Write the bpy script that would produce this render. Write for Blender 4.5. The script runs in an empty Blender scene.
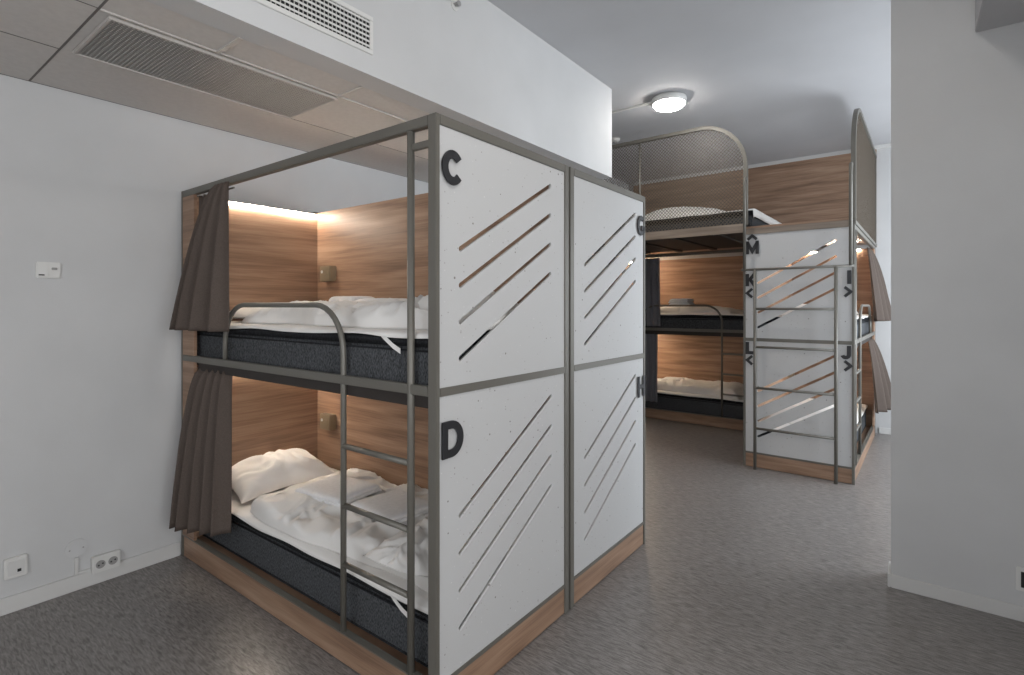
import bpy, bmesh, math, random
from mathutils import Vector, Matrix, noise
random.seed(7)
PI = math.pi
scene = bpy.context.scene
COL = scene.collection

# ------------------------------------------------------------------ camera
cam_data = bpy.data.cameras.new('camera')
cam = bpy.data.objects.new('camera', cam_data)
COL.objects.link(cam)
FPX = 530.0
cam_data.sensor_width = 36.0
cam_data.lens = FPX / 1024 * 36.0
cam_data.shift_y = -(337.5 - 306.0) / 1024
cam_data.clip_start = 0.02
cam.location = (-1.299, -1.315, 1.46)
cam.rotation_euler = (PI / 2, 0, math.atan2(0.6044, 0.7967) - PI / 2)
scene.camera = cam

# ------------------------------------------------------------------ world, exposure
world = bpy.data.worlds.new('sky')
scene.world = world
world.use_nodes = True
wb = world.node_tree.nodes['Background']
wb.inputs[0].default_value = (0.80, 0.90, 1.0, 1)
wb.inputs[1].default_value = 1.5
vs = scene.view_settings
vs.view_transform = 'Standard'
vs.look = 'None'
vs.gamma = 1.0
vs.use_curve_mapping = False
vs.exposure = 0.25

def area(name, loc, rot, sx, sy, power, color, spread=180):
    d = bpy.data.lights.new(name, 'AREA')
    d.shape = 'RECTANGLE'; d.size = sx; d.size_y = sy
    d.energy = power; d.color = color; d.spread = math.radians(spread)
    o = bpy.data.objects.new(name, d)
    o.location = loc; o.rotation_euler = rot
    COL.objects.link(o)
    return o
# daylight entering through the three windows of the room
area('daylight_back', (-1.6, -3.50, 1.75), (-PI / 2, 0, PI), 2.6, 1.9, 55, (1.0, 0.975, 0.95))
area('daylight_side', (-3.30, -1.0, 1.75), (0, -PI / 2, 0), 1.7, 2.2, 24, (0.98, 0.98, 1.0))
area('daylight_far', (4.2, -2.95, 1.6), (-PI / 2, 0, PI), 2.6, 1.9, 105, (0.88, 0.94, 1.0))

# ------------------------------------------------------------------ materials
def newmat(name):
    m = bpy.data.materials.new(name); m.use_nodes = True
    nt = m.node_tree
    return m, nt, nt.nodes['Principled BSDF']

def lin(r, g, b):
    f = lambda c: (c / 255 / 12.92) if c / 255 <= 0.04045 else ((c / 255 + 0.055) / 1.055) ** 2.4
    return (f(r), f(g), f(b), 1)

def plain(name, c, rough=0.5, metal=0.0, spec=0.5):
    m, nt, b = newmat(name)
    b.inputs['Base Color'].default_value = c
    b.inputs['Roughness'].default_value = rough
    b.inputs['Metallic'].default_value = metal
    b.inputs['Specular IOR Level'].default_value = spec
    return m

def noisy(name, c1, c2, scale=(1, 1, 1), detail=4, rough=0.6, bump=0.0, bscale=None, nscale=5.0, pos=(0.35, 0.65), spec=0.5):
    m, nt, b = newmat(name)
    N = nt.nodes; L = nt.links
    tc = N.new('ShaderNodeTexCoord'); mp = N.new('ShaderNodeMapping')
    mp.inputs['Scale'].default_value = scale
    L.new(tc.outputs['Object'], mp.inputs['Vector'])
    n = N.new('ShaderNodeTexNoise'); n.inputs['Scale'].default_value = nscale
    n.inputs['Detail'].default_value = detail
    L.new(mp.outputs['Vector'], n.inputs['Vector'])
    r = N.new('ShaderNodeValToRGB')
    r.color_ramp.elements[0].position = pos[0]; r.color_ramp.elements[0].color = c1
    r.color_ramp.elements[1].position = pos[1]; r.color_ramp.elements[1].color = c2
    L.new(n.outputs['Fac'], r.inputs['Fac'])
    L.new(r.outputs['Color'], b.inputs['Base Color'])
    b.inputs['Roughness'].default_value = rough
    b.inputs['Specular IOR Level'].default_value = spec
    if bump:
        bp = N.new('ShaderNodeBump'); bp.inputs['Strength'].default_value = bump
        bp.inputs['Distance'].default_value = 0.01
        src = n
        if bscale:
            src = N.new('ShaderNodeTexNoise'); src.inputs['Scale'].default_value = bscale
            src.inputs['Detail'].default_value = 3
            L.new(mp.outputs['Vector'], src.inputs['Vector'])
        L.new(src.outputs['Fac'], bp.inputs['Height'])
        L.new(bp.outputs['Normal'], b.inputs['Normal'])
    return m

def wood(name, dark, mid, light, rough=0.45):
    m, nt, b = newmat(name)
    N = nt.nodes; L = nt.links
    tc = N.new('ShaderNodeTexCoord')
    mp = N.new('ShaderNodeMapping'); mp.inputs['Scale'].default_value = (0.8, 0.8, 12)
    L.new(tc.outputs['Object'], mp.inputs['Vector'])
    n1 = N.new('ShaderNodeTexNoise'); n1.inputs['Scale'].default_value = 1.6
    n1.inputs['Detail'].default_value = 6; n1.inputs['Distortion'].default_value = 0.35
    L.new(mp.outputs['Vector'], n1.inputs['Vector'])
    mp2 = N.new('ShaderNodeMapping'); mp2.inputs['Scale'].default_value = (2.5, 2.5, 110)
    L.new(tc.outputs['Object'], mp2.inputs['Vector'])
    n2 = N.new('ShaderNodeTexNoise'); n2.inputs['Scale'].default_value = 1.5; n2.inputs['Detail'].default_value = 3
    L.new(mp2.outputs['Vector'], n2.inputs['Vector'])
    ad = N.new('ShaderNodeMath'); ad.operation = 'MULTIPLY_ADD'; ad.inputs[1].default_value = 0.30; 
    L.new(n2.outputs['Fac'], ad.inputs[0]); 
    ml = N.new('ShaderNodeMath'); ml.operation = 'MULTIPLY'; ml.inputs[1].default_value = 0.75
    L.new(n1.outputs['Fac'], ml.inputs[0]); L.new(ml.outputs[0], ad.inputs[2])
    r = N.new('ShaderNodeValToRGB')
    e = r.color_ramp.elements
    e[0].position = 0.36; e[0].color = dark
    e[1].position = 0.68; e[1].color = light
    k = e.new(0.52); k.color = mid
    L.new(ad.outputs[0], r.inputs['Fac'])
    L.new(r.outputs['Color'], b.inputs['Base Color'])
    b.inputs['Roughness'].default_value = rough
    return m

def speckled(name):
    m, nt, b = newmat(name)
    N = nt.nodes; L = nt.links
    tc = N.new('ShaderNodeTexCoord')
    base = lin(190, 190, 190)
    prev = None
    for sc, th, colr, seed in ((30, 0.17, lin(124, 120, 116), 0), (60, 0.22, lin(152, 148, 146), 3.1), (15, 0.085, lin(62, 60, 58), 7.7), (60, 0.20, lin(208, 207, 206), 5.0)):
        mp = N.new('ShaderNodeMapping'); mp.inputs['Location'].default_value = (seed, seed, seed)
        L.new(tc.outputs['Object'], mp.inputs['Vector'])
        v = N.new('ShaderNodeTexVoronoi'); v.inputs['Scale'].default_value = sc
        L.new(mp.outputs['Vector'], v.inputs['Vector'])
        # random spot size per cell
        sx = N.new('ShaderNodeSeparateColor'); L.new(v.outputs['Color'], sx.inputs[0])
        pw = N.new('ShaderNodeMath'); pw.operation = 'POWER'; pw.inputs[1].default_value = 3.5
        L.new(sx.outputs[0], pw.inputs[0])
        mu = N.new('ShaderNodeMath'); mu.operation = 'MULTIPLY_ADD'; mu.inputs[1].default_value = th; mu.inputs[2].default_value = -0.02
        L.new(pw.outputs[0], mu.inputs[0])
        sb = N.new('ShaderNodeMath'); sb.operation = 'SUBTRACT'
        L.new(mu.outputs[0], sb.inputs[0]); L.new(v.outputs['Distance'], sb.inputs[1])
        mr = N.new('ShaderNodeMapRange'); mr.inputs['From Min'].default_value = -0.01; mr.inputs['From Max'].default_value = 0.02
        L.new(sb.outputs[0], mr.inputs['Value'])
        mx = N.new('ShaderNodeMix'); mx.data_type = 'RGBA'
        L.new(mr.outputs['Result'], mx.inputs['Factor'])
        if prev is None: mx.inputs[6].default_value = base
        else: L.new(prev, mx.inputs[6])
        mx.inputs[7].default_value = colr
        prev = mx.outputs[2]
    L.new(prev, b.inputs['Base Color'])
    b.inputs['Roughness'].default_value = 0.55
    return m

def emit(name, c, s):
    m, nt, b = newmat(name)
    b.inputs['Base Color'].default_value = c
    b.inputs['Emission Color'].default_value = c
    b.inputs['Emission Strength'].default_value = s
    return m

M = {}
M['wall'] = noisy('painted_wall', lin(196, 196, 196), lin(202, 202, 202), nscale=2.0, rough=0.75, bump=0.06, bscale=160, spec=0.3)
M['ceiling'] = noisy('painted_ceiling', lin(184, 184, 186), lin(190, 190, 192), nscale=1.5, rough=0.8, spec=0.2)
M['tile'] = noisy('ceiling_tile', lin(206, 202, 198), lin(211, 207, 203), nscale=40, rough=0.85, spec=0.2)
M['gap'] = plain('dark_joint', lin(112, 108, 105), 0.8)
M['tbar'] = plain('white_grid', lin(192, 187, 182), 0.5)
M['skirt'] = plain('white_skirting', lin(205, 204, 202), 0.45)
M['metal'] = plain('khaki_grey_steel', lin(108, 105, 98), 0.42, 0.2)
M['wood'] = wood('oak_laminate', lin(120, 94, 76), lin(149, 119, 97), lin(170, 141, 118))
M['wood_grey'] = wood('greyed_oak_edge', lin(108, 96, 85), lin(128, 115, 103), lin(146, 133, 120))
M['mesh'] = plain('bronze_mesh', lin(104, 94, 82), 0.5, 0.2)
M['panel'] = speckled('speckled_board')
M['letter'] = plain('charcoal_letter', lin(38, 38, 41), 0.5)
M['dark'] = plain('dark_underside', lin(48, 42, 39), 0.7)
M['matt'] = noisy('charcoal_weave', lin(48, 49, 51), lin(94, 96, 99), scale=(1, 1, 0.35), nscale=260, detail=2, rough=0.9, spec=0.15)
M['topper'] = noisy('black_topper', lin(30, 31, 33), lin(48, 49, 52), nscale=90, rough=0.9, spec=0.15)
M['linen'] = noisy('white_linen', lin(232, 229, 225), lin(238, 235, 231), nscale=4, rough=0.85, bump=0.10, bscale=60, spec=0.2)
def crease(m, scale, strength):
    nt = m.node_tree; N = nt.nodes; L = nt.links; b = N['Principled BSDF']
    tc = N.new('ShaderNodeTexCoord')
    n0 = N.new('ShaderNodeTexNoise'); n0.inputs['Scale'].default_value = 3.0; n0.inputs['Detail'].default_value = 2
    L.new(tc.outputs['Object'], n0.inputs['Vector'])
    mx = N.new('ShaderNodeVectorMath'); mx.operation = 'MULTIPLY_ADD'
    mx.inputs[1].default_value = (0.35, 0.35, 0.35)
    L.new(n0.outputs['Color'], mx.inputs[0]); L.new(tc.outputs['Object'], mx.inputs[2])
    n = N.new('ShaderNodeTexNoise'); n.noise_type = 'RIDGED_MULTIFRACTAL'
    n.inputs['Scale'].default_value = scale; n.inputs['Detail'].default_value = 3; n.inputs['Roughness'].default_value = 0.5
    L.new(mx.outputs[0], n.inputs['Vector'])
    bp = N.new('ShaderNodeBump'); bp.inputs['Strength'].default_value = strength; bp.inputs['Distance'].default_value = 0.022
    L.new(n.outputs['Fac'], bp.inputs['Height'])
    for l in list(b.inputs['Normal'].links): L.remove(l)
    L.new(bp.outputs['Normal'], b.inputs['Normal'])
crease(M['linen'], 5.0, 1.0)
M['towel'] = noisy('white_towel', lin(233, 232, 232), lin(240, 239, 239), nscale=60, rough=0.95, bump=0.05, bscale=300, spec=0.1)
M['bluetowel'] = noisy('pale_blue_towel', lin(172, 186, 200), lin(186, 198, 212), nscale=60, rough=0.95, spec=0.1)
M['curtain'] = noisy('taupe_curtain', lin(80, 70, 64), lin(90, 79, 72), nscale=180, rough=0.75, spec=0.3)
M['curtain_grey'] = noisy('grey_curtain', lin(118, 119, 124), lin(130, 131, 137), nscale=180, rough=0.75, spec=0.3)
M['brass'] = plain('brushed_brass', lin(160, 148, 126), 0.35, 0.6)
M['white'] = plain('white_plastic', lin(214, 213, 210), 0.35)
M['greyplastic'] = plain('grey_plastic', lin(150, 149, 147), 0.5)
M['black'] = plain('black_hole', lin(18, 18, 18), 0.6)
M['led'] = emit('warm_led', (1.0, 0.88, 0.74, 1), 92.0)
M['led_strong'] = emit('warm_led_strong', (1.0, 0.80, 0.58, 1), 170.0)
M['lamp'] = emit('lamp_glow', (1.0, 0.96, 0.90, 1), 55.0)
M['ventmetal'] = plain('vent_enamel', lin(176, 174, 170), 0.45)
M['ventdark'] = plain('vent_inside', lin(24, 24, 24), 0.9)
M['glass'] = plain('window_glass', (1, 1, 1, 1), 0.02)
gb = M['glass'].node_tree.nodes['Principled BSDF']
gb.inputs['Transmission Weight'].default_value = 1.0
gb.inputs['IOR'].default_value = 1.05

# floor: dark grey vinyl with fine streaks
def floor_mat():
    m, nt, b = newmat('grey_streaked_vinyl')
    N = nt.nodes; L = nt.links
    tc = N.new('ShaderNodeTexCoord')
    mp = N.new('ShaderNodeMapping'); mp.inputs['Scale'].default_value = (100, 15, 1)
    L.new(tc.outputs['Object'], mp.inputs['Vector'])
    n = N.new('ShaderNodeTexNoise'); n.inputs['Scale'].default_value = 1.3; n.inputs['Detail'].default_value = 6
    n.inputs['Distortion'].default_value = 0.6
    L.new(mp.outputs['Vector'], n.inputs['Vector'])
    n2 = N.new('ShaderNodeTexNoise'); n2.inputs['Scale'].default_value = 220; n2.inputs['Detail'].default_value = 2
    L.new(tc.outputs['Object'], n2.inputs['Vector'])
    ma = N.new('ShaderNodeMath'); ma.operation = 'MULTIPLY_ADD'; ma.inputs[1].default_value = 0.25
    L.new(n2.outputs['Fac'], ma.inputs[0])
    m2 = N.new('ShaderNodeMath'); m2.operation = 'MULTIPLY'; m2.inputs[1].default_value = 0.75
    L.new(n.outputs['Fac'], m2.inputs[0]); L.new(m2.outputs[0], ma.inputs[2])
    r = N.new('ShaderNodeValToRGB')
    r.color_ramp.elements[0].position = 0.34; r.color_ramp.elements[0].color = lin(86, 82, 80)
    r.color_ramp.elements[1].position = 0.66; r.color_ramp.elements[1].color = lin(148, 143, 140)
    L.new(ma.outputs[0], r.inputs['Fac'])
    L.new(r.outputs['Color'], b.inputs['Base Color'])
    b.inputs['Roughness'].default_value = 0.36
    b.inputs['Specular IOR Level'].default_value = 0.6
    bp = N.new('ShaderNodeBump'); bp.inputs['Strength'].default_value = 0.15; bp.inputs['Distance'].default_value = 0.004
    L.new(ma.outputs[0], bp.inputs['Height']); L.new(bp.outputs['Normal'], b.inputs['Normal'])
    return m
M['floor'] = floor_mat()

# ------------------------------------------------------------------ mesh helpers
def add_box(bm, x0, x1, y0, y1, z0, z1, bev=0.0):
    t = bmesh.new()
    vs_ = [t.verts.new((x, y, z)) for z in (z0, z1) for y in (y0, y1) for x in (x0, x1)]
    for f in ((0, 2, 3, 1), (4, 5, 7, 6), (0, 1, 5, 4), (2, 6, 7, 3), (0, 4, 6, 2), (1, 3, 7, 5)):
        t.faces.new([vs_[i] for i in f])
    if bev:
        bmesh.ops.bevel(t, geom=list(t.edges), offset=bev, segments=2, affect='EDGES')
    me = bpy.data.meshes.new('tmp'); t.to_mesh(me); t.free()
    bm.from_mesh(me); bpy.data.meshes.remove(me)

def bx(x0, x1, y0, y1, z0, z1, bev=0.0):
    bm = bmesh.new(); add_box(bm, x0, x1, y0, y1, z0, z1, bev); return bm

def add_tube(bm, pts, r, n=10, caps=True, phase=0.0, flat=None):
    """sweep a round (or n=4 square) profile along pts"""
    pts = [Vector(p) for p in pts]
    rings = []
    up = None
    for i, p in enumerate(pts):
        if i == 0: d = pts[1] - pts[0]
        elif i == len(pts) - 1: d = pts[-1] - pts[-2]
        else: d = (pts[i + 1] - p).normalized() + (p - pts[i - 1]).normalized()
        d.normalize()
        if up is None:
            up = Vector((0, 0, 1)) if abs(d.z) < 0.9 else Vector((1, 0, 0))
        a = d.cross(up)
        if a.length < 1e-5:
            a = d.cross(Vector((0, 1, 0)))
        a.normalize()
        b = a.cross(d).normalized(); up = b
        ring = []
        for k in range(n):
            t = 2 * PI * k / n + phase
            ring.append(bm.verts.new(p + a * math.cos(t) * r + b * math.sin(t) * r))
        rings.append(ring)
    for A, B in zip(rings, rings[1:]):
        for k in range(n):
            f = bm.faces.new((A[k], A[(k + 1) % n], B[(k + 1) % n], B[k])); f.smooth = n > 5
    if caps:
        bm.faces.new(list(reversed(rings[0]))); bm.faces.new(rings[-1])

def tube(pts, r, n=10, phase=0.0):
    bm = bmesh.new(); add_tube(bm, pts, r, n, True, phase); return bm

def rounded(pts, rad, seg=8):
    """round the inner corners of a polyline"""
    pts = [Vector(p) for p in pts]
    out = [pts[0]]
    for i in range(1, len(pts) - 1):
        a, b, c = pts[i - 1], pts[i], pts[i + 1]
        r = rad[i - 1] if isinstance(rad, (list, tuple)) else rad
        d1 = (a - b).normalized(); d2 = (c - b).normalized()
        p1 = b + d1 * r; p2 = b + d2 * r
        ctr = b + (d1 + d2) * r
        for k in range(seg + 1):
            t = k / seg * PI / 2
            out.append(ctr - d2 * r * math.cos(t) - d1 * r * math.sin(t))
    out.append(pts[-1])
    return out

def add_disc(bm, c, r, h, axis='z', n=32):
    cx, cy, cz = c
    A = []; B = []
    for k in range(n):
        t = 2 * PI * k / n
        u, v = math.cos(t) * r, math.sin(t) * r
        if axis == 'z': A.append((cx + u, cy + v, cz)); B.append((cx + u, cy + v, cz + h))
        elif axis == 'y': A.append((cx + u, cy, cz + v)); B.append((cx + u, cy + h, cz + v))
        else: A.append((cx, cy + u, cz + v)); B.append((cx + h, cy + u, cz + v))
    A = [bm.verts.new(p) for p in A]; B = [bm.verts.new(p) for p in B]
    bm.faces.new(A); bm.faces.new(B)
    for k in range(n):
        bm.faces.new((A[k], A[(k + 1) % n], B[(k + 1) % n], B[k]))

def add_lathe(bm, prof, c=(0, 0, 0), n=40):
    rings = []
    for (r, z) in prof:
        rings.append([bm.verts.new((c[0] + math.cos(2 * PI * k / n) * r, c[1] + math.sin(2 * PI * k / n) * r, c[2] + z)) for k in range(n)])
    for A, B in zip(rings, rings[1:]):
        for k in range(n):
            f = bm.faces.new((A[k], A[(k + 1) % n], B[(k + 1) % n], B[k])); f.smooth = True
    bm.faces.new(rings[0]); bm.faces.new(rings[-1])

def obj(name, bm, mat, parent=None, flip=False, smooth=False, label=None):
    if flip:
        bmesh.ops.scale(bm, vec=(1, -1, 1), verts=bm.verts)
    bmesh.ops.recalc_face_normals(bm, faces=bm.faces)
    me = bpy.data.meshes.new(name); bm.to_mesh(me); bm.free()
    if smooth:
        for p in me.polygons: p.use_smooth = True
    me.materials.append(mat)
    o = bpy.data.objects.new(name, me); COL.objects.link(o)
    if parent: o.parent = parent
    if label: o['label'] = label
    return o

def tag(o, label, cat, group=None, kind=None):
    o['label'] = label; o['category'] = cat
    if group: o['group'] = group
    if kind: o['kind'] = kind
    return o

def thing(name, label, cat, loc=(0, 0, 0), rz=0.0, group=None):
    o = bpy.data.objects.new(name, None); COL.objects.link(o)
    o.empty_display_size = 0.1
    o.location = loc; o.rotation_euler = (0, 0, rz)
    return tag(o, label, cat, group)

def struct(name, bm, mat, label, parent=None):
    o = obj(name, bm, mat, parent)
    if parent is None:
        o['kind'] = 'structure'; o['label'] = label; o['category'] = name.split('_')[0]
    return o

# ------------------------------------------------------------------ room frames
TH = math.atan2(-0.0188, 0.9998)          # the far bunks stand about one degree off the near ones
OB = Vector((3.826, -0.930, 0))
def B2W(x, y, z=0.0):
    return Vector((OB.x + x * math.cos(TH) - y * math.sin(TH), OB.y + x * math.sin(TH) + y * math.cos(TH), z))
CEIL = 3.30
YL = 2.12

# ------------------------------------------------------------------ setting
struct('floor', bx(-3.4, 6.6, -3.7, 2.3, -0.10, 0), M['floor'], 'dark grey streaked vinyl floor')
struct('ceiling', bx(-3.4, 6.6, -3.7, 2.3, CEIL, CEIL + 0.1), M['ceiling'], 'smooth light grey upper ceiling')
struct('wall_left', bx(-3.4, 6.6, YL, YL + 0.12, 0, CEIL), M['wall'], 'white painted wall behind the head of the near bunks')

def wall_with_window(name, axis, pos, thick, a0, a1, w0, w1, z0, z1, label):
    bm = bmesh.new()
    def seg(p, q, za, zb):
        if axis == 'y': add_box(bm, p, q, min(pos, pos + thick), max(pos, pos + thick), za, zb)
        else: add_box(bm, min(pos, pos + thick), max(pos, pos + thick), p, q, za, zb)
    seg(a0, w0, 0, CEIL); seg(w1, a1, 0, CEIL); seg(w0, w1, 0, z0); seg(w0, w1, z1, CEIL)
    return struct(name, bm, M['wall'], label)

def window(name, axis, pos, w0, w1, z0, z1, label):
    bm = bmesh.new(); f = 0.05
    mids = [w0 + (w1 - w0) * k / 3 for k in (1, 2)]
    def seg(p, q, za, zb):
        if axis == 'y': add_box(bm, p, q, pos - 0.03, pos + 0.03, za, zb)
        else: add_box(bm, pos - 0.03, pos + 0.03, p, q, za, zb)
    seg(w0, w1, z0, z0 + f); seg(w0, w1, z1 - f, z1)
    for a in (w0, w1 - f, mids[0] - f / 2, mids[1] - f / 2): seg(a, a + f, z0, z1)
    r = struct(name, bm, M['white'], label)
    g = bmesh.new()
    if axis == 'y': add_box(g, w0, w1, pos - 0.004, pos + 0.004, z0, z1)
    else: add_box(g, pos - 0.004, pos + 0.004, w0, w1, z0, z1)
    obj('window_pane', g, M['glass'], r)
    return r

wall_with_window('wall_back', 'y', -3.60, -0.12, -3.4, 2.25, -3.0, -0.2, 0.75, 2.75, 'white wall behind the camera with a wide window')
window('window_1', 'y', -3.66, -3.0, -0.2, 0.75, 2.75, 'wide window behind the camera')
wall_with_window('wall_side', 'x', -3.40, -0.12, -3.7, 2.3, -2.1, 0.1, 0.85, 2.65, 'white wall to the far left outside the picture')
window('window_2', 'x', -3.46, -2.1, 0.1, 0.85, 2.65, 'window in the far left wall outside the picture')
wall_with_window('wall_alcove', 'y', -3.05, -0.12, 2.22, 6.6, 2.8, 5.6, 0.6, 2.6, 'window wall of the far alcove')
window('window_3', 'y', -3.11, 2.8, 5.6, 0.6, 2.6, 'window of the far alcove hidden behind the right wall')

# far wall, one degree off like the far bunks
fw = bmesh.new(); add_box(fw, 2.27, 2.39, -2.3, 3.25, 0, CEIL)
o = struct('wall_far', fw, M['wall'], 'pale wall at the end of the far bunks')
o.location = OB; o.rotation_euler = (0, 0, TH)
b = bmesh.new(); add_box(b, 2.255, 2.27, -2.1, -0.02, 0, 0.07, 0.003)
o = struct('baseboard_far', b, M['skirt'], 'white skirting along the far wall')
o.location = OB; o.rotation_euler = (0, 0, TH)
b = bmesh.new(); add_box(b, 2.225, 2.27, -2.1, 3.0, 3.255, CEIL, 0.003)
o = struct('trim_1', b, M['skirt'], 'white trim where far wall meets ceiling')
o.location = OB; o.rotation_euler = (0, 0, TH)

struct('wall_right', bx(2.09, 2.24, -3.7, -1.219, 0, CEIL, 0.004), M['wall'], 'white wall standing out at the right edge of the picture')
bm = bmesh.new(); add_box(bm, 2.076, 2.09, -3.6, -1.219, 0, 0.068, 0.003); add_box(bm, 2.076, 2.254, -1.219, -1.205, 0, 0.068, 0.003)
struct('baseboard_right', bm, M['skirt'], 'white skirting round the foot of the right wall')
struct('baseboard_left', bx(-3.4, 0.0, YL - 0.015, YL, 0, 0.078, 0.003), M['skirt'], 'white skirting along the left wall')

# bulkhead box above the near bunks
bm = bmesh.new()
add_box(bm, -3.4, 2.80, 0.73, 0.87, 2.55, CEIL)
add_box(bm, 2.68, 2.80, 0.87, YL, 2.55, CEIL)
struct('wall_bulkhead', bm, M['wall'], 'white bulkhead dropping from the ceiling above the near bunks')
struct('wall_soffit', bx(0.2, 2.09, -3.6, -1.55, 2.777, CEIL, 0.004), M['ceiling'], 'pale boxed soffit at the top right corner')

struct('wall_shade_block', bx(0.35, 2.09, -2.6, -1.82, 0, 2.777), M['wall'], 'unseen white block below the soffit, added to shade the right wall')  # unseen block, added so the right wall darkens towards its near end

# lowered tile ceiling between bulkhead and left wall
struct('ceiling_lowered', bx(-3.4, 2.68, 0.87, YL, 2.556, 2.62), M['tile'], 'lowered ceiling of grey tiles above the near bunks')
bm = bmesh.new()
zt0, zt1 = 2.549, 2.556
def bar(x0, x1, y0, y1): add_box(bm, x0, x1, y0, y1, zt0, zt1)
bar(-0.66, 2.68, 1.070, 1.084)
for k in range(0, 5):
    x = -0.245 + 0.6 * k
    bar(x - 0.009, x + 0.009, 0.872, 1.070)
    if k == 1: bar(x - 0.008, x + 0.008, 1.084, 1.583)
struct('trim_2', bm, M['tbar'], 'pale metal grid between the ceiling tiles')
bm = bmesh.new(); zt0, zt1 = 2.5545, 2.5565
bar(-0.668, -0.660, 0.872, YL); bar(-3.4, 2.68, YL - 0.006, YL); bar(-3.4, -0.668, 1.583, 1.588); bar(-3.4, -0.668, 1.072, 1.077); bar(-1.85, -1.845, 0.872, YL); bar(0.36, 2.68, 1.583, 1.586)
struct('trim_3', bm, M['gap'], 'thin dark joints between ceiling tiles and along the left wall')

# ------------------------------------------------------------------ ceiling and wall fittings
def perforated_vent():
    t = thing('ceiling_vent', 'long perforated metal air vent set in the tiled ceiling at upper left', 'air vent', (-0.15, 1.33, 2.556))
    x0, x1, y0, y1 = -0.478, 0.515, -0.235, 0.230
    fr = bmesh.new()
    w = 0.012
    add_box(fr, x0, x1, y0, y0 + w, -0.016, -0.002, 0.002); add_box(fr, x0, x1, y1 - w, y1, -0.016, -0.002, 0.002)
    add_box(fr, x0, x0 + w, y0 + w, y1 - w, -0.016, -0.002, 0.002); add_box(fr, x1 - w, x1, y0 + w, y1 - w, -0.016, -0.002, 0.002)
    obj('frame', fr, M['tbar'], t)
    bk = bx(x0 + w, x1 - w, y0 + w, y1 - w, -0.004, -0.0005)
    obj('backing', bk, M['ventdark'], t)
    # perforated sheet: strips both ways leaving small holes
    g = bmesh.new()
    p = 0.0160; s = 0.0080
    n = int((x1 - x0 - 2 * w) / p)
    for k in range(n + 1):
        x = x0 + w + k * p
        add_box(g, x, min(x + s, x1 - w), y0 + w, y1 - w, -0.010, -0.008)
    n = int((y1 - y0 - 2 * w) / p)
    for k in range(n + 1):
        y = y0 + w + k * p
        add_box(g, x0 + w, x1 - w, y, min(y + s, y1 - w), -0.0100, -0.0080)
    obj('perforated_sheet', g, M['ventmetal'], t)
perforated_vent()

def wall_vent():
    t = thing('wall_vent', 'white louvred air grille high on the bulkhead', 'air vent', (-0.12, 0.73, 2.735))
    x0, x1, z0, z1 = -0.62, 0.40, -0.067, 0.068
    fr = bmesh.new(); w = 0.022
    add_box(fr, x0 - w, x1 + w, -0.008, 0, z0 - w, z0, 0.002); add_box(fr, x0 - w, x1 + w, -0.008, 0, z1, z1 + w, 0.002)
    add_box(fr, x0 - w, x0, -0.008, 0, z0, z1, 0.002); add_box(fr, x1, x1 + w, -0.008, 0, z0, z1, 0.002)
    obj('frame', fr, M['white'], t)
    obj('backing', bx(x0, x1, -0.002, 0, z0, z1), M['ventdark'], t)
    g = bmesh.new()
    nz = 6
    for k in range(nz):
        z = z0 + (k + 0.5) * (z1 - z0) / nz
        add_box(g, x0, x1, -0.0085, -0.0065, z - 0.0045, z + 0.0045)
    obj('horizontal_louvres', g, M['white'], t)
    g = bmesh.new()
    n = int((x1 - x0) / 0.02)
    for k in range(n + 1):
        x = x0 + k * 0.02
        add_box(g, x, x + 0.004, -0.0062, -0.003, z0, z1)
    obj('vertical_louvres', g, M['ventmetal'], t)
wall_vent()

t = thing('sprinkler', 'small round sprinkler head high on the bulkhead', 'sprinkler', (0.865, 0.73, 3.139))
bm = bmesh.new(); add_disc(bm, (0, -0.006, 0), 0.030, 0.006, 'y'); obj('escutcheon', bm, M['white'], t)
bm = bmesh.new(); add_disc(bm, (0, -0.03, 0), 0.009, 0.024, 'y', 16); add_disc(bm, (0, -0.036, 0), 0.016, 0.003, 'y', 16); add_box(bm, -0.016, -0.012, -0.034, -0.006, -0.003, 0.003); add_box(bm, 0.012, 0.016, -0.034, -0.006, -0.003, 0.003)
obj('nozzle', bm, M['greyplastic'], t)

LX, LY = 3.27, 0.41
def ceiling_lamp(x, y, label):
    t = thing('ceiling_lamp', label, 'ceiling lamp', (x, y, CEIL))
    bm = bmesh.new(); add_lathe(bm, [(0.12, 0), (0.145, -0.004), (0.15, -0.02), (0.148, -0.052), (0.138, -0.058)]); obj('base', bm, M['white'], t)
    bm = bmesh.new(); add_lathe(bm, [(0.136, -0.056), (0.134, -0.066), (0.118, -0.082), (0.085, -0.095), (0.04, -0.102), (0.005, -0.103)]); obj('diffuser', bm, M['lamp'], t)
ceiling_lamp(LX, LY, 'round white ceiling lamp glowing beyond the bulkhead')
ceiling_lamp(0.25, -1.20, 'round ceiling lamp over the camera, out of the picture')
bm = bmesh.new(); add_box(bm, LX - 0.01, LX + 0.01, LY + 0.14, YL, CEIL - 0.016, CEIL, 0.002)
tag(obj('cable_conduit', bm, M['white']), 'thin white surface conduit running across ceiling from round lamp', 'conduit')
t = thing('smoke_detector', 'small white smoke detector on the ceiling near the loft arch', 'smoke detector', (4.02, 1.30, CEIL))
bm = bmesh.new(); add_lathe(bm, [(0.055, 0), (0.055, -0.02), (0.045, -0.035), (0.03, -0.04), (0.005, -0.042)]); obj('housing', bm, M['white'], t)
bm = bmesh.new(); add_lathe(bm, [(0.026, -0.04), (0.026, -0.052), (0.004, -0.054)]); obj('sensor', bm, M['greyplastic'], t)

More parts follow.
